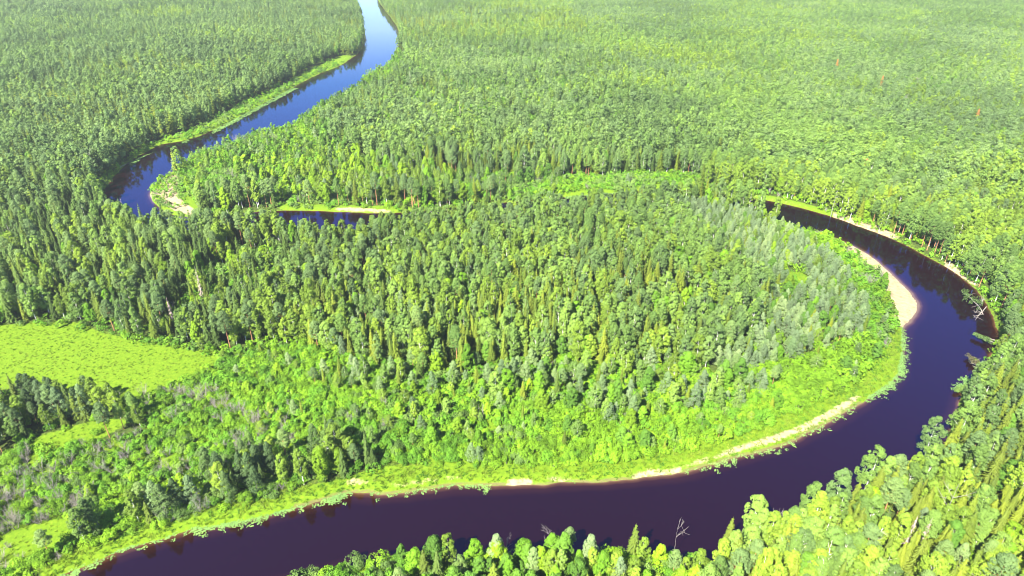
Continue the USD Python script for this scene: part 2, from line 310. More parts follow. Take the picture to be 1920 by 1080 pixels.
# ------------------------------------------------------------------ materials of plants
def leaf_material(name, c, var=.28, trans=.32, warm=(1.12, 1.03, .88)):
    c = np.array(c)
    return usdkit.material(stage, "/World/Looks/" + name, {
        "o": ("object_info", {}), "g": ("geometry", {}), "n": ("noise_texture", {"scale": .007, "detail": 5.0, "roughness": .6}), "n2": ("noise_texture", {"scale": .8, "detail": 2.0}),
        "a": ("rgb_ramp", {"ramp": [(0, tuple(c * (1 - var))), (.5, tuple(c)), (1, tuple(c * (1 + var) * np.array(warm)))]}),
        "nr": ("map_range", {"from_min": .36, "from_max": .64, "to_min": -.38, "to_max": .45}), "nr2": ("map_range", {"from_min": .3, "from_max": .7, "to_min": -.2, "to_max": .2}),
        "s": ("math", {"math_type": "add"}), "s2": ("math", {"math_type": "add", "use_clamp": True}),
        "p": ("principled_bsdf", {"roughness": .65, "specular_ior_level": .25}), "t": ("translucent_bsdf", {}), "m": ("mix_closure", {"fac": trans})},
        [("g.position", "n.vector"), ("g.position", "n2.vector"), ("n.fac", "nr.value"), ("n2.fac", "nr2.value"), ("o.random", "s.value1"), ("nr.result", "s.value2"), ("s.value", "s2.value1"), ("nr2.result", "s2.value2"), ("s2.value", "a.fac"),
         ("a.color", "p.base_color"), ("a.color", "t.color"), ("p.BSDF", "m.closure1"), ("t.BSDF", "m.closure2")], surface="m.closure")


def bark_material(name, ramp, scale=2.0):
    return usdkit.material(stage, "/World/Looks/" + name, {
        "c": ("texture_coordinate", {}), "mp": ("mapping", {"scale": (1, 1, .5)}), "n": ("noise_texture", {"scale": scale, "detail": 4.0}), "a": ("rgb_ramp", {"ramp": ramp}), "p": ("principled_bsdf", {"roughness": .9, "specular_ior_level": .15})},
        [("c.object", "mp.vector"), ("mp.vector", "n.vector"), ("n.fac", "a.fac"), ("a.color", "p.base_color")], surface="p.BSDF")


BARK = {"birch": bark_material("birch_bark", [(.35, (.10, .09, .08)), (.42, (.55, .53, .48)), (.7, (.70, .68, .62))]), "spruce": bark_material("spruce_bark", [(.3, (.07, .055, .045)), (.7, (.15, .12, .10))]),
        "pine": bark_material("pine_bark", [(.3, (.20, .10, .06)), (.7, (.42, .20, .09))]), "aspen": bark_material("aspen_bark", [(.3, (.18, .18, .14)), (.7, (.36, .36, .30))]),
        "dead": bark_material("bleached_wood", [(.3, (.13, .118, .10)), (.7, (.25, .232, .21))]), "twig": bark_material("grey_twigs", [(.3, (.13, .12, .10)), (.7, (.25, .23, .20))]),
        "rust": bark_material("dead_needles", [(.3, (.17, .13, .11)), (.7, (.34, .27, .24))])}
TONES = {
    "birch": [("light green", (.122, .212, .036)), ("grey green", (.102, .176, .044)), ("yellow green", (.140, .226, .020))],
    "spruce": [("olive", (.090, .136, .010)), ("dark green", (.052, .094, .013)), ("golden olive", (.116, .158, .011))],
    "pine": [("grey green", (.116, .190, .056)), ("mid green", (.102, .184, .034))],
    "young_pine": [("silvery green", (.148, .220, .096)), ("blue green", (.124, .198, .074)), ("dark green", (.060, .108, .032))],
    "aspen": [("bright green", (.104, .232, .010)), ("lime green", (.144, .256, .008)), ("deep green", (.076, .172, .016))],
    "willow": [("lime green", (.122, .248, .008)), ("bright green", (.090, .222, .011)), ("dull green", (.100, .180, .034))],
    "bare": [("grey leafless", None)],
}
LEAF = {(k, i): leaf_material(f"{k}_{t.replace(' ', '_')}_leaves", c) for k, l in TONES.items() for i, (t, c) in enumerate(l) if c}
LEAF[("bare", 0)] = BARK["twig"]

# ------------------------------------------------------------------ plant shapes
def unit(v):
    return v / (np.linalg.norm(v, axis=-1, keepdims=True) + 1e-9)


def cards(P, N, size, rng, aspect=.62):
    """A spray of leaves at each point P facing N: a small kite folded along its middle."""
    n = len(P)
    N = unit(N)
    U = unit(np.cross(N, unit(rng.normal(size=(n, 3)))))
    W = np.cross(N, U)
    s = np.asarray(size) * rng.uniform(.65, 1.35, n)
    s = s[:, None]
    v = np.stack([P - U * s * .5, P - W * s * aspect * .5 - N * s * .15, P + U * s * .5, P + W * s * aspect * .5 - N * s * .15], 1).reshape(-1, 3)
    b = np.arange(n)[:, None] * 4
    return v, np.vstack([b + [0, 1, 2], b + [0, 2, 3]])


def join(parts):
    vs, fs, n = [], [], 0
    for v, f in parts:
        vs.append(v)
        fs.append(np.asarray(f) + n)
        n += len(v)
    return np.vstack(vs), np.vstack(fs)


def tube(points, radii, sides=6):
    p = np.asarray(points, float)
    t = unit(np.gradient(p, axis=0))
    a = unit(np.cross(t, np.where(np.abs(t[:, 2:]) < .9, [0, 0, 1.0], [1.0, 0, 0])))
    b, ang = np.cross(t, a), np.arange(sides) * 2 * np.pi / sides
    v = p[:, None] + np.broadcast_to(radii, (len(p),))[:, None, None] * (np.cos(ang)[None, :, None] * a[:, None] + np.sin(ang)[None, :, None] * b[:, None])
    i, j = np.meshgrid(np.arange(len(p) - 1), np.arange(sides), indexing="ij")
    qq = np.stack([i * sides + j, i * sides + (j + 1) % sides, (i + 1) * sides + (j + 1) % sides, (i + 1) * sides + j], -1).reshape(-1, 4)
    f = np.vstack([qq[:, [0, 1, 2]], qq[:, [0, 2, 3]]])
    cap = np.array([[len(p) * sides - sides + k, len(p) * sides - sides + (k + 1) % sides, len(p) * sides - sides + (k + 2) % sides] for k in range(0, sides - 2)])
    return v.reshape(-1, 3), np.vstack([f, cap])


def blobs_to_cards(C, R, m, size, rng, axis_pull=.5, flat=1.0, up=.25):
    out_p, out_n = [], []
    for c, r in zip(C, R):
        d = unit(rng.normal(size=(m * 2, 3)))
        outward = unit(np.array([c[0], c[1], .15]))
        keep = d @ outward > -.55
        keep &= d[:, 2] > -.65
        d = d[keep][:m]
        out_p.append(c + d * r * np.array([1, 1, flat]) * rng.uniform(.82, 1.08, (len(d), 1)))
        out_n.append(d + axis_pull * outward + [0, 0, up] + .48 * rng.normal(size=d.shape))
    return cards(np.vstack(out_p), np.vstack(out_n), size, rng)


def wobble_trunk(h, r, rng, lean=.02, sides=6, rings=6):
    z = np.linspace(-.3, h, rings)
    off = np.cumsum(rng.normal(0, lean * h / rings, (rings, 2)), 0)
    off -= off[0]
    return np.column_stack([off, z]), tube(np.column_stack([off, z]), r * (1 - z / h * .88).clip(.08, 1.1), sides)


def broadleaf(seed, h=17.0, rad=2.3, base=.32, low=False, round_=1.0):
    rng = np.random.default_rng(seed)
    line, trunk = wobble_trunk(h * .9, .16, rng, .03)
    n = 18 if low == 1 else 92
    t = (np.arange(n) + rng.uniform(0, 1, n)) / n
    prof = np.sin(np.pi * np.clip(.10 + .85 * t ** (.92 / round_ ** 1.2), 0, 1)) ** .8
    ang = rng.uniform(0, 2 * np.pi, n) + np.arange(n) * 2.4
    rr_ = rad * prof * rng.uniform(.4, 1.05, n) * (1 + .28 * np.sin(2 * ang + rng.uniform(0, 6)) * (1 - t))
    z = h * (base + (.97 - base) * t)
    C = np.column_stack([rr_ * np.cos(ang), rr_ * np.sin(ang), z])
    R = rng.uniform(.6, 1.15, n) * (rad / 2.5) ** .8 * (1.05 - .35 * t) * (1.25 if low == 1 else .80)
    crown = blobs_to_cards(C, R, 16 if low == 1 else 66 if low == 2 else 30, 1.15 if low == 1 else .38 if low == 2 else .54, rng, flat=.95)
    limbs = [] if low == 1 else [tube([[line[3][0], line[3][1], c[2] - .9 * math.hypot(c[0], c[1]) - .5], c * [.95, .95, 1]], [.05, .02], 3) for c in C[rng.choice(n, 9, replace=False)]]
    return join([trunk] + limbs), crown


def spruce(seed, h=18.0, rad=1.75, low=False, ragged=.24, dead=False):
    rng = np.random.default_rng(seed)
    _, trunk = wobble_trunk(h * .99, .17, rng, .006)
    parts = []
    levels, per = (12, 7) if low == 1 else (24, 11)
    for i in range(levels):
        t = (i + rng.uniform(-.2, .2)) / levels
        z = h * (.08 + .90 * t)
        r0 = rad * (1 - .97 * max(t, 0)) ** .78 * (1.0 if t > .12 else .75 + 2 * t) + .12
        for k in range(per if t < .85 else per - 3):
            if dead and rng.uniform() < .35:
                continue
            a = 2 * np.pi * (k + rng.uniform(-.4, .4)) / per + i * .7
            r = r0 * rng.uniform(1 - 2 * ragged, 1 + ragged)
            e, s = np.array([math.cos(a), math.sin(a), 0]), np.array([-math.sin(a), math.cos(a), 0])
            w = (.34 + .26 * r) * (1.5 if low == 1 else .90) * rng.uniform(.7, 1.2) * (.5 if dead else 1)
            drop = (.34 if dead else .46) * r + .12
            p0 = np.array([0, 0, z + .15])
            m = e * r * .6 + [0, 0, z - drop * .35]
            tip = e * r + [0, 0, z - drop * .82 + .04 * r]
            L, Rr = m + s * w * .5 - [0, 0, .22 * w], m - s * w * .5 - [0, 0, .22 * w]
            parts.append((np.array([p0, m, L, Rr, tip]), np.array([[0, 1, 2], [0, 3, 1], [1, 4, 2], [1, 3, 4]])))
    top = np.array([[.12, 0, h * .93], [-.07, .1, h * .93], [-.07, -.1, h * .93], [0, 0, h * 1.01]])
    parts.append((top, np.array([[0, 1, 3], [1, 2, 3], [2, 0, 3]])))
    return trunk, join(parts)


def pine(seed, h=17.0, rad=2.2, low=False):
    rng = np.random.default_rng(seed)
    line, trunk = wobble_trunk(h * .96, .19, rng, .02)
    n = 12 if low == 1 else 48
    t = (np.arange(n) + rng.uniform(0, 1, n)) / n
    prof = np.sin(np.pi * np.clip(.30 + .68 * t, 0, 1)) ** .8
    ang = rng.uniform(0, 2 * np.pi) + np.arange(n) * 2.4 + rng.normal(0, .3, n)
    rr_ = rad * prof * rng.uniform(.35, 1.05, n)
    C = np.column_stack([rr_ * np.cos(ang), rr_ * np.sin(ang), h * (.5 + .47 * t)])
    R = rng.uniform(.75, 1.2, n) * (1.3 if low == 1 else .85)
    crown = blobs_to_cards(C, R, 14 if low == 1 else 66 if low == 2 else 34, 1.15 if low == 1 else .38 if low == 2 else .54, rng, axis_pull=.25, flat=.62, up=.45)
    limbs = [] if low == 1 else [tube([[0, 0, c[2] - .35 * math.hypot(c[0], c[1])], c], [.06, .025], 3) for c in C[:14]]
    return join([trunk] + limbs), crown


def young_pine(seed, h=11.0, rad=1.9, low=False):
    rng = np.random.default_rng(seed)
    _, trunk = wobble_trunk(h * .97, .11, rng, .01)
    n = 14 if low == 1 else 36
    t = (np.arange(n) + rng.uniform(0, 1, n)) / n
    ang = np.arange(n) * 2.4 + rng.normal(0, .3, n)
    rr_ = rad * (1 - t) ** .75 * rng.uniform(.45, 1.05, n)
    C = np.column_stack([rr_ * np.cos(ang), rr_ * np.sin(ang), h * (.16 + .83 * t)])
    R = (.48 + .45 * (1 - t)) * rng.uniform(.85, 1.2, n) * (1.2 if low == 1 else 1.0)
    return trunk, blobs_to_cards(C, R, 13 if low == 1 else 70 if low == 2 else 30, .95 if low == 1 else .33 if low == 2 else .48, rng, axis_pull=.35, flat=.8, up=.4)


def shrub(seed, h=2.6, rad=1.6, low=False):
    rng = np.random.default_rng(seed)
    n = 7 if low == 1 else 15
    a, q_ = rng.uniform(0, 2 * np.pi, n) + np.arange(n) * 2.4, np.sqrt((np.arange(n) + .5) / n)
    C = np.column_stack([rad * q_ * np.cos(a), rad * q_ * np.sin(a), h * (.35 + .42 * (1 - q_ ** 2)) * rng.uniform(.75, 1.2, n)])
    R = rng.uniform(.42, .72, n) * rad / 1.6 * (1.25 if low == 1 else 1.0)
    crown = blobs_to_cards(C, R, 11 if low == 1 else 75 if low == 2 else 30, .72 if low == 1 else .27 if low == 2 else .42, rng, up=.5)
    stems = join([tube([[0.1 * math.cos(b), .1 * math.sin(b), -.2], c * [.8, .8, .9]], [.05, .015], 3) for b, c in zip(a[:5], C[:5])])
    return stems, crown


def bare_shrub(seed, h=4.0, low=False):
    rng = np.random.default_rng(seed)
    parts, twigs = [], []
    for k in range(5 if low == 1 else 9):
        a, ln = rng.uniform(0, 2 * np.pi), h * rng.uniform(.6, 1.1)
        d = unit(np.array([math.cos(a) * rng.uniform(.15, .55), math.sin(a) * rng.uniform(.15, .55), 1.0]))
        base = np.array([.25 * math.cos(a), .25 * math.sin(a), -.1])
        tip = base + d * ln
        parts.append(tube([base, (base + tip) / 2 + rng.normal(0, .12, 3), tip], [.05, .035, .012], 3))
        for _ in range(6 if low == 1 else 13):
            s = base + d * ln * rng.uniform(.3, .95)
            e = s + unit(d + .9 * rng.normal(size=3)) * rng.uniform(.4, 1.1)
            twigs.append(tube([s, e], [.03 if low == 1 else .022, .008], 3))
    return join(parts), join(twigs)


def snag(seed, h=9.0, forks=6, r=.17):
    rng = np.random.default_rng(seed)
    line, trunk = wobble_trunk(h, r, rng, .03)
    br = []
    for k in range(forks):
        i = rng.integers(2, 6)
        s = line[i - 1] * .5 + line[i] * .5
        a = rng.uniform(0, 2 * np.pi)
        e = s + np.array([math.cos(a), math.sin(a), rng.uniform(.3, 1.3)]) * rng.uniform(.10, .25) * h
        mid = (s + e) / 2 + rng.normal(0, .15, 3)
        one = [tube([s, mid, e], [r * .45, r * .3, .025], 4)]
        for _ in range(3):
            e2 = mid + unit(e - s + rng.normal(size=3) * .6 * np.linalg.norm(e - s)) * h * rng.uniform(.06, .15)
            one.append(tube([mid, e2], [r * .22, .02], 3))
        br.append(join(one))
    return trunk, br


SHAPES = {
    "birch": [lambda s, l, a=a: broadleaf(s, 17, *a, low=l) for a in ((2.4, .20), (2.9, .24), (2.0, .16), (2.7, .30), (3.4, .22), (2.2, .28))],
    "spruce": [lambda s, l, a=a: spruce(s, 17, a, l) for a in (2.2, 2.6, 3.0, 1.8)],
    "pine": [lambda s, l, a=a: pine(s, 17, a, l) for a in (1.9, 2.3, 2.6)],
    "young_pine": [lambda s, l, a=a: young_pine(s, 10, a, l) for a in (2.1, 2.5, 2.8)],
    "aspen": [lambda s, l, a=a: broadleaf(s, 9, a, .18, l, 1.35) for a in (1.9, 2.4, 1.7)],
    "willow": [lambda s, l, a=a: shrub(s, a[0], a[1], l) for a in ((2.6, 1.6), (2.2, 1.9), (3.2, 1.5))],
    "bare": [lambda s, l: bare_shrub(s, 4.0, l), lambda s, l: bare_shrub(s, 3.2, l)],
}
BASE_H = {"birch": 17, "spruce": 17, "pine": 17, "young_pine": 10, "aspen": 9, "willow": 2.8, "bare": 3.8}
BARK_OF = {"birch": "birch", "spruce": "spruce", "pine": "pine", "young_pine": "spruce", "aspen": "aspen", "willow": "twig", "bare": "twig"}
PART = {"birch": ("trunk", "crown"), "spruce": ("trunk", "crown"), "pine": ("trunk", "crown"), "young_pine": ("trunk", "crown"), "aspen": ("trunk", "crown"), "willow": ("stems", "foliage"), "bare": ("stems", "twigs")}
NAME = {"birch": "birch_tree", "spruce": "spruce_tree", "pine": "pine_tree", "young_pine": "young_pine", "aspen": "aspen_tree", "willow": "willow_shrub", "bare": "bare_shrub"}
WORD = {"birch": "birch", "spruce": "spruce", "pine": "pine", "young_pine": "young pine", "aspen": "aspen", "willow": "willow bush", "bare": "bush"}
CAT = {"birch": "tree", "spruce": "tree", "pine": "tree", "young_pine": "tree", "aspen": "tree", "willow": "bush", "bare": "bush"}
GEOM = {}
for k, shapes in SHAPES.items():
    for s, make in enumerate(shapes):
        for low in (0, 1, 2):
            GEOM[k, s, low] = make(1000 + 37 * s + 501 * len(k) + low, low)


def define_kind(path, k, s, tone, low):
    (tv, tf), (cv, cf) = GEOM[k, s, low]
    if low != 1 or k == "bare":
        obj(f"{path}/{PART[k][0]}", tv, tf, BARK[BARK_OF[k]], smooth=40)
    obj(f"{path}/{PART[k][1]}", cv, cf, LEAF[k, tone])


KINDS = {}                                                   # class prims: one of each kind, shape and tone
for k in SHAPES:
    for s in range(len(SHAPES[k])):
        for t in range(len(TONES[k])):
            path = f"/World/_{k}_kind_{s}_{t}"
            stage.CreateClassPrim(path)
            define_kind(path, k, s, t, 2)
            KINDS[k, s, t] = path

# ------------------------------------------------------------------ where plants stand
rng = np.random.default_rng(11)
KEYS = ["birch", "spruce", "pine", "young_pine", "aspen"]
MIX = np.array([z[4] for z in ZONES])
DENS, SHR = np.array([z[3] for z in ZONES]), np.array([z[6] for z in ZONES])
HLO, HHI = np.array([z[5][0] for z in ZONES]), np.array([z[5][1] for z in ZONES])


def grid_points(step, d_max, margin=200, v_min=-22):
    xs, ys = np.meshgrid(np.arange(-1150, 1150, step), np.arange(75, d_max, step))
    x, y = xs.ravel() + rng.uniform(-.48, .48, xs.size) * step, ys.ravel() + rng.uniform(-.48, .48, xs.size) * step
    u, v, d = project(x, y)
    ok = (u > -margin - 60) & (u < 1920 + margin) & (v > v_min) & (v < 1080 + 330)
    return x[ok], y[ok]


x, y = grid_points(3.5, 1420)
z = look(zone_r, x, y, order=0).astype(int)
d = bank(x, y)
far = np.hypot(x, y)
clear = look(soft(strip_r, .8), x, y) + look(soft(meadow_r, .8), x, y)
ok = (d > 1.6) & (clear < .35) & (rng.uniform(size=len(x)) < DENS[z] * (1 - .12 * (nz(x, y, 30, 77) > .62)))
ok &= (far < 700) | (rng.uniform(size=len(x)) < .92)
x, y, z, d, far = x[ok], y[ok], z[ok], d[ok], far[ok]
w = MIX[z].copy()
for i in range(5):
    w[:, i] *= np.exp(5.0 * (nz(x, y, 40, 20 + i) - .5) + 3.4 * (nz(x, y, 150, 30 + i, 2) - .5))
w[:, 1] *= np.where(d < 6, .6, 1)
w = np.cumsum(w / w.sum(1, keepdims=True), 1)
kind = (rng.uniform(size=len(x))[:, None] > w).sum(1).clip(0, 4)
hgt = HLO[z] + (HHI[z] - HLO[z]) * np.clip(.5 + .9 * (nz(x, y, 28, 50) - .5) + 1.1 * (nz(x, y, 120, 51, 2) - .5) + rng.normal(0, .24, len(x)), -.1, 1.15)
hgt *= np.where(kind == 1, rng.uniform(.72, 1.12, len(x)), 1) * np.where(kind == 3, np.where(HHI[z] > 17, .7, 1), 1) * np.where(kind == 4, np.where(HHI[z] > 14, .75, 1), 1)
hgt *= np.where(rng.uniform(size=len(x)) < .12, .62, 1)
plants = {k: dict(x=x[kind == i], y=y[kind == i], h=hgt[kind == i], zone=z[kind == i]) for i, k in enumerate(KEYS)}

xs_, ys_ = grid_points(2.15, 420, 60)
zz = look(zone_r, xs_, ys_, order=0).astype(int)
d = bank(xs_, ys_)
clear = look(soft(strip_r, .8), xs_, ys_) + look(soft(meadow_r, .8), xs_, ys_)
p = SHR[zz] * np.clip(.35 + 1.6 * (nz(xs_, ys_, 12, 61)), 0, 1)
p = np.maximum(p, .75 * np.exp(-((d - 2.2) / 1.8) ** 2))
p = np.where(clear > .5, np.where((ys_ > 335) & (xs_ > -150), .30, .006) * (look(sand_r, xs_, ys_) < .2), p)
rim = look(soft(meadow_r, 4), xs_, ys_)
p = np.where((rim > .3) & (rim < .78), np.maximum(p, .28 * (nz(xs_, ys_, 8, 64) > .5)), p)
ok = (d > .7) & (rng.uniform(size=len(xs_)) < p)
sx, sy, sz = xs_[ok], ys_[ok], zz[ok]
fx, fy = grid_points(3.0, 760, 60)
fz, fd = look(zone_r, fx, fy, order=0).astype(int), bank(fx, fy)
ok = (np.hypot(fx, fy) > 400) & (fd > .5) & ((rng.uniform(size=len(fx)) < SHR[fz] * .8) | ((fd < 5) & (rng.uniform(size=len(fx)) < .7)))
sx, sy, sz = np.concatenate([sx, fx[ok]]), np.concatenate([sy, fy[ok]]), np.concatenate([sz, fz[ok]])
zone_name = np.array([q_[0] for q_ in ZONES])
bare = (zone_name[sz] == "bare willow slope") & (rng.uniform(size=len(sx)) < np.clip(2.0 * nz(sx, sy, 14, 90) - .68, 0, .5))
bare |= rng.uniform(size=len(sx)) < .012
sh = np.where(np.isin(zone_name[sz], ["bottom bank", "bottom left thicket"]), 3.4, 2.5) * rng.uniform(.6, 1.65, len(sx))
plants["willow"] = dict(x=sx[~bare], y=sy[~bare], h=sh[~bare], zone=sz[~bare])
plants["bare"] = dict(x=sx[bare], y=sy[bare], h=sh[bare] * 1.35, zone=sz[bare])

# trees that the photograph shows one by one: kind, tone, pixel of the foot, height, label
SINGLE = [
    ("spruce", 0, (1195, 974), 15, "tall pointed spruce standing alone before the river on the near bank"),
    ("spruce", 1, (818, 1030), 12, "dark shaded spruce at the bottom edge among bright leafy trees"),
    ("birch", 2, (838, 998), 12, "pale leafy birch rising highest on the near bank beside the water at bottom centre"),
    ("birch", 0, (1430, 916), 19, "large light green birch with white trunk jutting into the river view"),
    ("birch", 0, (1437, 948), 16, "second light green birch in front of the large jutting birch"),
    ("spruce", 2, (1378, 957), 15, "golden spruce left of the large jutting birch"),
    ("birch", 1, (1588, 873), 20, "broad birch crown highest of the clump behind the bare white trees"),
    ("birch", 0, (1538, 900), 19, "wide birch at the left end of the clump over the river"),
    ("birch", 0, (1653, 828), 19, "rounded birch at the inner corner of the right bank"),
    ("spruce", 2, (1688, 868), 18, "golden olive spruce behind the rounded birch of the right bank"),
    ("pine", 0, (1070, 976), 10, "small grey green pine at the water's edge of the near bank"),
    ("birch", 1, (1767, 772), 18, "pale birch at the point of the right bank"),
    ("aspen", 1, (1640, 915), 12, "vivid lime green tree in the gap of the right bank forest"),
]
for k, t, (u, v), h, label in SINGLE:
    px_, py_ = unproj([(u, v)], h + 1.2)[0]
    for kk in plants:
        keep = np.hypot(plants[kk]["x"] - px_, plants[kk]["y"] - py_) > (2.4 if kk != "willow" else 1.2)
        for a in plants[kk]:
            plants[kk][a] = plants[kk][a][keep]

TENS = "first second third fourth fifth sixth seventh eighth ninth tenth eleventh twelfth thirteenth fourteenth fifteenth sixteenth seventeenth eighteenth nineteenth".split()
ORD = TENS + ["twentieth"] + ["twenty-" + q_ for q_ in TENS[:9]] + ["thirtieth"]
SIZE = {True: "tall", False: "small"}


def place(name, kind_path, x_, y_, z_, rz, scale):
    path = "/World/" + numbered(name)
    xf = UsdGeom.Xform.Define(stage, path)
    xf.AddTranslateOp().Set(Gf.Vec3d(float(x_), float(y_), float(z_)))
    xf.AddRotateZOp().Set(float(rz))
    xf.AddScaleOp().Set(Gf.Vec3f(*map(float, scale)))
    xf.GetPrim().GetReferences().AddInternalReference(kind_path)
    xf.GetPrim().SetInstanceable(True)
    return xf.GetPrim()


n_tri = 0
for k, P in plants.items():
    n = len(P["x"])
    gz = height(P["x"], P["y"])
    u, v, depth = project(P["x"], P["y"], gz + P["h"] * .6)
    n_tone = len(TONES[k])
    tn = nz(P["x"], P["y"], 38, 300 + len(k)) + 1.3 * (nz(P["x"], P["y"], 170, 330 + len(k), 2) - .5) + rng.normal(0, .14, n)
    zn = zone_name[P["zone"]]
    tn -= np.where(np.isin(zn, ["left forest", "stand behind the meadow"]), .20, 0)
    if k == "birch":
        tn += np.where(np.isin(zn, ["near right bank", "bottom bank", "right bank forest"]), .14, 0)
        tone = np.where(tn < .40, 1, np.where(tn < .60, 0, 2))
    elif k == "spruce":
        tn += np.where(np.isin(zn, ["near right bank", "river bend spruces"]), .10, 0)
        tone = np.where(tn < .42, 1, np.where(tn < .66, 0, 2))
        tone = np.where((zn == "stand below the meadow") | (zn == "near shore pines"), np.where(tn < .62, 1, 0), tone)
    elif k in ("aspen", "willow"):
        tone = np.where(tn < .36, 2, np.where(tn < .55, 1, 0)) if k == "willow" else np.where(tn < .40, 2, np.where(tn < .58, 0, 1))
        if k == "willow":
            tone = np.where((zn == "bend rim") & (tone == 0) & (tn < .68), 1, tone)
            tone = np.where(np.isin(zn, ["north bank woods", "north bank tip", "far willow bank", "far left bank"]) & (tn < .62), np.where(tn < .45, 2, 1), tone)
    else:
        tone = (tn > .5).astype(int) % n_tone
        if k == "young_pine":
            tone = np.where(np.isin(zn, ["stand below the meadow", "near shore pines"]), np.where(tn < .60, 2, 1), tone)
    shape = rng.integers(0, len(SHAPES[k]), n)
    sc = P["h"] / BASE_H[k]
    sc = sc * np.where(np.hypot(P["x"], P["y"]) > 520, .86, .95 if CAT[k] == "tree" else 1.0)
    wide = sc ** .75 * rng.uniform(.85, 1.18, n)
    rz = rng.uniform(0, 360, n)
    size_px = P["h"] * FPX / depth
    seen = (u > 0) & (u < 1920) & (v > 0) & (v < 1080)
    chosen = np.argsort(-np.where(seen, size_px, 0))[:300]
    # labels: zone, row from the front, place from the left
    for zi in np.unique(P["zone"][chosen]):
        c = chosen[P["zone"][chosen] == zi]
        c = c[np.argsort(P["y"][c])]
        rows = np.array_split(c, max(1, math.ceil(len(c) / 14)))
        for r, row in enumerate(rows):
            row = row[np.argsort(u[row])]
            for j, i in enumerate(row):
                med = np.median(P["h"][c])
                size = "tall " if P["h"][i] > 1.08 * med else "short " if P["h"][i] < .88 * med else ""
                where = zone_name[zi] if len(rows) == 1 else f"{ORD[r]} row of {zone_name[zi]}"
                label = f"{size}{TONES[k][tone[i]][0]} {WORD[k]} in {where}, {ORD[j]} {WORD[k].split()[-1]} from left"
                prim = place(NAME[k], KINDS[k, shape[i], tone[i]], P["x"][i], P["y"][i], gz[i] - .1, rz[i], (wide[i], wide[i], sc[i]))
                tag(prim, label, CAT[k], f"{WORD[k]} plants of the {zone_name[zi]}" if CAT[k] == "bush" else f"{WORD[k]} trees of the {zone_name[zi]}")
    rest = np.ones(n, bool)
    rest[chosen] = False
    if not rest.any():
        continue
    near = np.hypot(P["x"], P["y"]) < (430 if CAT[k] == "tree" else 230)
    pi_path = "/World/" + {"birch": "birch_forest", "spruce": "spruce_forest", "pine": "pine_forest", "young_pine": "young_pine_stand", "aspen": "leafy_woodland", "willow": "willow_thicket", "bare": "bare_thicket"}[k]
    pi = UsdGeom.PointInstancer.Define(stage, pi_path)
    protos, index = [], {}
    for low in (False, True):
        for s in range(len(SHAPES[k])):
            for t in range(n_tone):
                pp = f"{pi_path}/{NAME[k]}_{'far' if low else 'near'}_{s}_{t}"
                UsdGeom.Xform.Define(stage, pp)
                define_kind(pp, k, s, t, int(low))
                index[low, s, t] = len(protos)
                protos.append(pp)
    pi.CreatePrototypesRel().SetTargets(protos)
    ids = np.array([index[not nr, s, t] for nr, s, t in zip(near[rest], shape[rest], tone[rest])], np.int32)
    pi.CreateProtoIndicesAttr(Vt.IntArray.FromNumpy(ids))
    pi.CreatePositionsAttr(Vt.Vec3fArray.FromNumpy(np.column_stack([P["x"], P["y"], gz - .1])[rest].astype(np.float32)))
    pi.CreateScalesAttr(Vt.Vec3fArray.FromNumpy(np.column_stack([wide, wide, sc])[rest].astype(np.float32)))
    a = np.radians(rz[rest]) / 2
    pi.CreateOrientationsAttr(Vt.QuathArray.FromNumpy(np.column_stack([0 * a, 0 * a, np.sin(a), np.cos(a)]).astype(np.float16)))
    tag(pi, {"birch": "pale green birches of the forest standing close together into the distance", "spruce": "slender olive spruces scattered through the forest into the distance", "pine": "grey green pines of the forest into the distance",
             "young_pine": "silvery young pines growing close together on the river bend", "aspen": "bright leafy trees scattered through the forest", "willow": "low green willow scrub filling the banks and clearings", "bare": "grey leafless scrub scattered among the willows"}[k],
        CAT[k] + ("s" if CAT[k] == "tree" else "es"), kind="stuff")
    print(k, n, "near", int(near.sum()))

for k, t, (u, v), h, label in SINGLE:
    px_, py_ = unproj([(u, v)], h + 1.2)[0]
    sc = h / BASE_H[k]
    tag(place(NAME[k], KINDS[k, 1, t], px_, py_, float(height(np.array([px_]), np.array([py_]))[0]) - .1, rng.uniform(0, 360), (sc ** .8, sc ** .8, sc)), label, CAT[k])

# ------------------------------------------------------------------ grass and lily pads
def tuft(seed, n, h, spread):
    r = np.random.default_rng(seed)
    base = np.column_stack([r.normal(0, spread, (n, 2)), np.zeros(n)])
    a = r.uniform(0, 2 * np.pi, n)
    side = np.column_stack([np.cos(a), np.sin(a), 0 * a]) * r.uniform(.05, .11, n)[:, None]
    tip = base + np.column_stack([r.normal(0, .22, (n, 2)), h * r.uniform(.5, 1.1, n)])
    v = np.stack([base - side, base + side, tip], 1).reshape(-1, 3)
    return v, np.arange(3 * n).reshape(-1, 3)


def instancer(path, protos, x_, y_, z_, idx, scale, rz):
    pi = UsdGeom.PointInstancer.Define(stage, path)
    names = []
    for i, (nm, v_, f_, m_) in enumerate(protos):
        obj(f"{path}/{nm}", v_, f_, m_)
        names.append(f"{path}/{nm}")
    pi.CreatePrototypesRel().SetTargets(names)
    pi.CreateProtoIndicesAttr(Vt.IntArray.FromNumpy(np.asarray(idx, np.int32)))
    pi.CreatePositionsAttr(Vt.Vec3fArray.FromNumpy(np.column_stack([x_, y_, z_]).astype(np.float32)))
    pi.CreateScalesAttr(Vt.Vec3fArray.FromNumpy(np.repeat(np.asarray(scale)[:, None], 3, 1).astype(np.float32)))
    a = np.asarray(rz) / 2
    pi.CreateOrientationsAttr(Vt.QuathArray.FromNumpy(np.column_stack([0 * a, 0 * a, np.sin(a), np.cos(a)]).astype(np.float16)))
    return pi


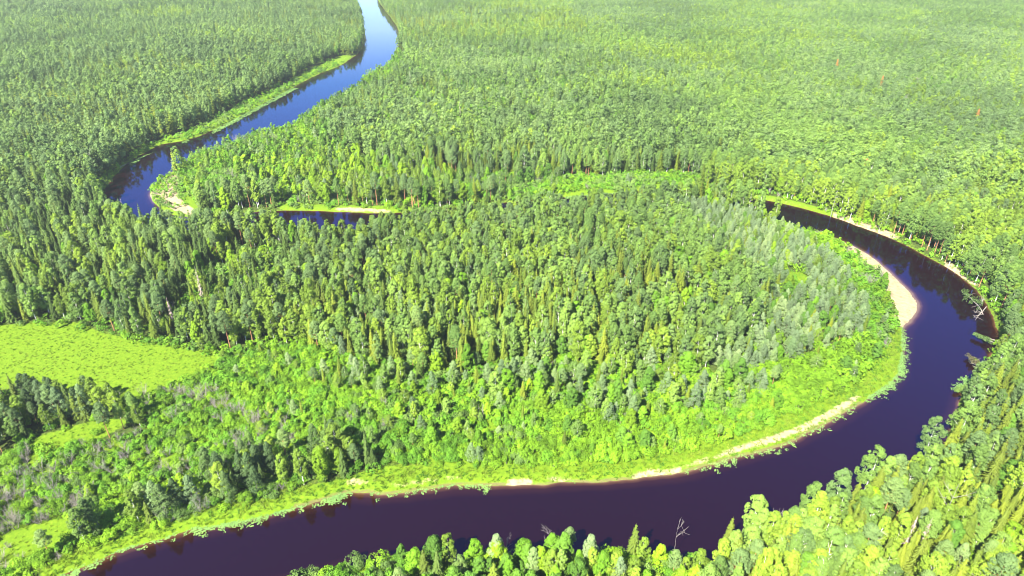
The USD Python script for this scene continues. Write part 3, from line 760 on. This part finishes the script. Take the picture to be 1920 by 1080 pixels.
grass_leaf = [leaf_material("grass_lime", (.112, .188, .007), .3), leaf_material("grass_yellow", (.145, .215, .020), .3), leaf_material("grass_green", (.064, .160, .010), .3)]
gx, gy = grid_points(1.0, 330, 30)
gd = bank(gx, gy)
gz_ = look(zone_r, gx, gy, order=0).astype(int)
p = np.maximum(look(grass_r, gx, gy) * .75, np.where(np.isin(zone_name[gz_], ["bare willow slope", "bottom left thicket", "meadow edge"]), .5, .0))
p *= np.where(look(soft(meadow_r, .5), gx, gy) > .5, .55, 1)
p *= np.clip(1.25 - 1.6 * look(sand_r, gx, gy), 0.0, 1) * np.clip(2.2 * nz(gx, gy, 6, 120), .2, 1)
ok = (gd > .9) & (rng.uniform(size=len(gx)) < p)
gx, gy, gd = gx[ok], gy[ok], gd[ok]
tn = nz(gx, gy, 7, 140) + rng.normal(0, .13, len(gx))
ci = np.where(tn < .42, 2, np.where(tn < .62, 0, 1))
si = rng.integers(0, 2, len(gx))
tag(instancer("/World/meadow_grass", [(f"grass_tuft_{c}_{s}", *tuft(70 + s, 26, .62, .38), grass_leaf[c]) for c in range(3) for s in range(2)], gx, gy, height(gx, gy) - .03, ci * 2 + si,
              rng.uniform(.6, 1.35, len(gx)) * np.where(look(soft(meadow_r, .5), gx, gy) > .5, .6, 1), rng.uniform(0, 6.28, len(gx))), "tall bright grass of the clearing and of the low river banks", "grass", kind="stuff")
print("grass", len(gx))


def pads(seed, n, spread):
    r = np.random.default_rng(seed)
    parts = []
    for _ in range(n):
        c, s = r.normal(0, spread, 2), r.uniform(.10, .20)
        ang = np.linspace(.25, 2 * np.pi - .1, 8) + r.uniform(0, 6.28)
        v_ = np.vstack([[c[0], c[1], 0], np.column_stack([c[0] + s * np.cos(ang), c[1] + s * np.sin(ang), r.uniform(.0, .05, 8)])])
        v_[:, 2] += r.uniform(.012, .05)
        parts.append((v_, np.array([[0, i, i + 1] for i in range(1, 8)])))
    return join(parts)


lily_mat = leaf_material("lily_pads", (.105, .205, .048), .2, trans=.1)
LILY = [([(353, 985), (480, 960), (600, 925), (600, 940), (480, 978), (353, 1003)], .9), ([(60, 1095), (200, 1035), (330, 995), (330, 1004), (220, 1040), (120, 1085)], .4), ([(640, 915), (657, 912), (660, 924), (640, 938), (590, 948), (590, 940)], .95),
        ([(683, 915), (700, 912), (770, 910), (870, 898), (870, 908), (770, 926), (690, 932)], .5), ([(880, 895), (920, 890), (925, 905), (905, 918), (885, 910)], .95), ([(860, 902), (880, 896), (885, 912), (862, 914)], .5),
        ([(1000, 885), (1060, 880), (1180, 877), (1180, 886), (1080, 893), (1000, 895)], .6), ([(1280, 868), (1400, 838), (1500, 800), (1600, 748), (1625, 750), (1560, 800), (1460, 845), (1340, 877), (1280, 890)], .26),
        ([(1610, 740), (1660, 700), (1680, 660), (1684, 610), (1694, 615), (1698, 650), (1694, 700), (1680, 722), (1630, 755)], .85), ([(240, 303), (300, 282), (353, 262), (353, 272), (300, 295), (250, 312)], .5),
        ([(400, 243), (480, 200), (600, 138), (640, 122), (640, 128), (600, 147), (480, 208), (400, 252)], .6), ([(1060, 362), (1190, 350), (1190, 360), (1060, 372)], .7),
        ([(1785, 728), (1815, 705), (1830, 712), (1815, 740)], .8), ([(466, 242), (490, 230), (493, 236), (467, 252)], .6)]
lx, ly = grid_points(.62, 640, 20)
lp = np.zeros(len(lx))
for ring, dens in LILY:
    lp = np.maximum(lp, dens * look(soft(fill(unproj(ring)), .8), lx, ly))
ld = bank(lx, ly)
lh = height(lx, ly, ld)
lp = np.clip(lp * (2.6 * nz(lx, ly, 4.5, 160) - .45) + np.maximum(lp - .6, 0) * 1.8, 0, 1)
ok = (ld < .6) & (ld > -6) & (rng.uniform(size=len(lx)) < lp)
lx, ly, lh = lx[ok], ly[ok], lh[ok]
tag(instancer("/World/water_lily_pads", [(f"lily_pads_{s}", *pads(200 + s, 11, .34), lily_mat) for s in range(4)], lx, ly, np.maximum(lh, 0) + .01, rng.integers(0, 4, len(lx)), rng.uniform(.8, 1.3, len(lx)), rng.uniform(0, 6.28, len(lx))),
    "pale green floating water lily leaves fringing the river's shallow edge", "water lilies", kind="stuff")
print("pads", len(lx))

# ------------------------------------------------------------------ dead trees, fallen trunks
def ground_at(u, v, z_=.8):
    px_, py_ = unproj([(u, v)], z_)[0]
    return px_, py_, float(height(np.array([px_]), np.array([py_]))[0])


def thing(name, label, cat, loc, rz=0.0, tilt=(0, 0), group=None):
    xf = UsdGeom.Xform.Define(stage, "/World/" + numbered(name))
    xf.AddTranslateOp().Set(Gf.Vec3d(*map(float, loc)))
    xf.AddRotateZOp().Set(rz)
    if tilt != (0, 0):
        xf.AddRotateXOp().Set(tilt[0])
        xf.AddRotateYOp().Set(tilt[1])
    tag(xf, label, cat, group)
    return str(xf.GetPath())


def dead_tree(u, v, h, label, seed, forks=7, r=.15, lean=(0, 0)):
    x_, y_, z_ = ground_at(u, v, h + 1.0)
    p_ = thing("dead_tree", label, "dead tree", (x_, y_, z_ - .1), (seed * 77) % 360, lean)
    (tv, tf), br = snag(seed, h, forks, r * .75)
    obj(p_ + "/trunk", tv, tf, BARK["dead"], smooth=40)
    for i, (bv, bf) in enumerate(br):
        obj(p_ + ("/branch" if i == 0 else f"/branch_{i:03d}"), bv, bf, BARK["dead"], smooth=40)


dead_tree(1462, 950, 14, "bare white snag beside the large jutting birch", 3, 5, .16)
dead_tree(1480, 966, 13, "forked bleached dead tree leaning over the near bank", 4, 9, .2, (0, 14))
dead_tree(1645, 988, 13, "wide many-branched bleached dead tree inside the near right forest", 5, 14, .2)
dead_tree(1275, 972, 14, "thin grey snag poking above the near bank at bottom centre", 6, 4, .09)
dead_tree(1028, 985, 9, "low grey dead crown behind the near bank bushes", 7, 12, .1)
dead_tree(950, 997, 8, "small grey leafless crown left along the near bank", 8, 12, .1)
dead_tree(475, 412, 14, "slim white dead trunk in the dark gap of the left forest", 9, 2, .16)
dead_tree(1797, 912, 17, "pale leaning dead trunk among spruces at the right edge", 10, 5, .2, (0, 5))
dead_tree(1722, 148, 16, "grey dead tree far away in the pine forest, upper of two", 11, 10, .25)
dead_tree(1704, 176, 16, "grey dead tree far away in the pine forest, lower of two", 12, 10, .25)
dead_tree(166, 284, 18, "whitish dead tree above the left bend of the river", 13, 12, .25)
dead_tree(1571, 352, 16, "white dead trunk at the left end of the tall bank pines", 14, 4, .22)
dead_tree(1846, 538, 11, "white dead tree overhanging the water on the right bank", 15, 7, .17, (0, -20))


def dead_spruce(u, v, h, label, seed, mat="rust"):
    x_, y_, z_ = ground_at(u, v, h + 1.0)
    p_ = thing("dead_spruce", label, "dead tree", (x_, y_, z_ - .1), (seed * 53) % 360)
    (tv, tf), (cv, cf) = spruce(seed, h, 1.25, dead=True)
    obj(p_ + "/trunk", tv, tf, BARK["dead"], smooth=40)
    obj(p_ + "/branches", cv, cf, BARK[mat])


dead_spruce(1721, 968, 16, "brownish dead spruce left of its twin in the near right forest", 21)
dead_spruce(1748, 972, 15, "brownish dead spruce right of its twin in the near right forest", 22)
dead_spruce(366, 504, 17, "pinkish grey dead spruce behind the meadow", 23)
dead_spruce(313, 562, 13, "short grey brown dead spruce at the meadow's far edge", 24)
dead_spruce(768, 134, 19, "grey dead spruce in the forest above the river bend", 25)
dead_spruce(862, 194, 20, "tall grey dead spruce in the mid forest", 26)
dead_spruce(222, 362, 19, "bare topped dead spruce before the left river bend", 27)
orange = leaf_material("orange_needles", (.36, .17, .045), .2)
for (u, v), h, label in (((1612, 352), 15, "orange dead pine above the tall bank pines"), ((1646, 182), 15, "orange dead pine far off in the upper right forest"), ((1563, 148), 15, "rust red dead pine farthest away in the upper right"), ((1822, 248), 14, "rust coloured dead pine near the right edge")):
    x_, y_, z_ = ground_at(u, v)
    p_ = thing("withered_pine", label, "dead tree", (x_, y_, z_ - .1), u % 360)
    (tv, tf), (cv, cf) = young_pine(u, h + 2, 2.0)
    obj(p_ + "/trunk", tv, tf, BARK["pine"], smooth=40)
    obj(p_ + "/crown", cv, cf, orange)


def fallen(u1, v1, u2, v2, z1, z2, r, label, seed, crown=None, limbs=8, name="fallen_tree"):
    """A trunk lying from its root (u1, v1) to its tip (u2, v2)."""
    a, b = np.append(unproj([(u1, v1)], z1)[0], z1), np.append(unproj([(u2, v2)], z2)[0], z2)
    r_ = np.random.default_rng(seed)
    ln = np.linalg.norm(b - a)
    p_ = thing(name, label, "fallen tree" if name == "fallen_tree" else "driftwood", a)
    t_ = np.linspace(0, 1, 7)
    line = (b - a) * t_[:, None] + np.column_stack([r_.normal(0, .012 * ln, (7, 2)), .04 * ln * np.sin(np.pi * t_)])
    tv, tf = tube(line, r * (1 - .8 * t_))
    obj(p_ + "/trunk", tv, tf, BARK["dead"], smooth=40)
    if limbs:
        br = []
        for _ in range(limbs):
            i = r_.integers(2, 6)
            e = line[i] + unit(unit(b - a) * .6 + r_.normal(size=3) * [1, 1, .5]) * r_.uniform(.1, .22) * ln
            br.append(tube([line[i], e], [r * .35, .02], 4))
        for i, (bv, bf) in enumerate(br):
            obj(p_ + ("/branch" if i == 0 else f"/branch_{i:03d}"), bv, bf, BARK["dead"], smooth=40)
    if crown:
        n = 40
        tt = r_.uniform(.3, 1.0, n)
        C = (b - a) * tt[:, None] + r_.normal(0, 1, (n, 3)) * (1.15 - tt)[:, None] * ln * .10
        C[:, 2] = np.maximum(C[:, 2], .1)
        cv, cf = blobs_to_cards(C, r_.uniform(.5, .9, n), 22, .5, r_)
        obj(p_ + "/crown", cv, cf, crown)


fallen(1874, 648, 1826, 629, 1.5, .8, .22, "leafy birch with a pale trunk fallen into the river from the right bank", 31, LEAF["birch", 1], 6)
fallen(1872, 640, 1840, 632, 1.8, 1.4, .2, "pale thin trunk reaching over the water above the fallen birch", 32, None, 3)
fallen(1850, 706, 1814, 668, 1.2, .5, .22, "greyish olive spruce fallen from the right bank into the water", 33, leaf_material("fading_needles", (.13, .12, .06), .2), 8)
fallen(1852, 700, 1829, 676, 1.2, 1.2, .15, "smaller fading spruce fallen beside the greyish olive one", 34, LEAF["spruce", 0], 5)
fallen(1845, 590, 1806, 547, 1.5, .8, .2, "leafy tree tipped from the cut bank over the river", 35, LEAF["birch", 1], 5)
fallen(1850, 575, 1828, 600, 2.5, .4, .18, "bleached trunk sliding down the right bank to the water", 36, None, 9)
fallen(1840, 590, 1826, 594, .6, .4, .14, "tangle of white branches at the foot of the right bank", 37, None, 14)
fallen(1818, 725, 1792, 735, 1.0, .5, .2, "leafy tree leaning off the small point on the right bank", 38, LEAF["birch", 0], 4)
fallen(1800, 517, 1835, 505, .8, 1.0, .16, "white dead log on the red cut bank", 39, None, 5)
fallen(225, 314, 243, 306, 1.0, .4, .25, "pale log jutting from the left bank of the far bend", 40, None, 2)
fallen(1462, 1000, 1469, 953, 3, 8, .1, "broken pale stem across the bare snag on the near bank", 41, None, 2)
for i, (u, v, du, dv) in enumerate([(1570, 405, 22, 4), (1585, 408, 26, 9), (1600, 415, 24, 8), (1618, 420, 20, 9), (1636, 427, 25, 8), (1652, 434, 22, 9), (1668, 442, 20, 9), (1594, 403, 14, 9)]):
    fallen(u, v, u + du, v + dv, .5, .35, .28, f"bleached driftwood log on the cut bank below the tall pines, {ORD[i]} from left", 50 + i, None, 1, "driftwood_log")

# ------------------------------------------------------------------ haze
hz_mat = usdkit.material(stage, "/World/Looks/haze", {"v": ("principled_volume", {"color": (.93, .96, .97), "density": 0.000055, "anisotropy": .2})}, volume="v.volume")
box = trimesh.creation.box([52000, 52000, 157.5])
box.apply_translation([0, 0, 157.5 / 2 - 5.2])
tag(obj("/World/haze", box.vertices, box.faces, hz_mat), "thin summer haze over the forest", "haze", kind="stuff")
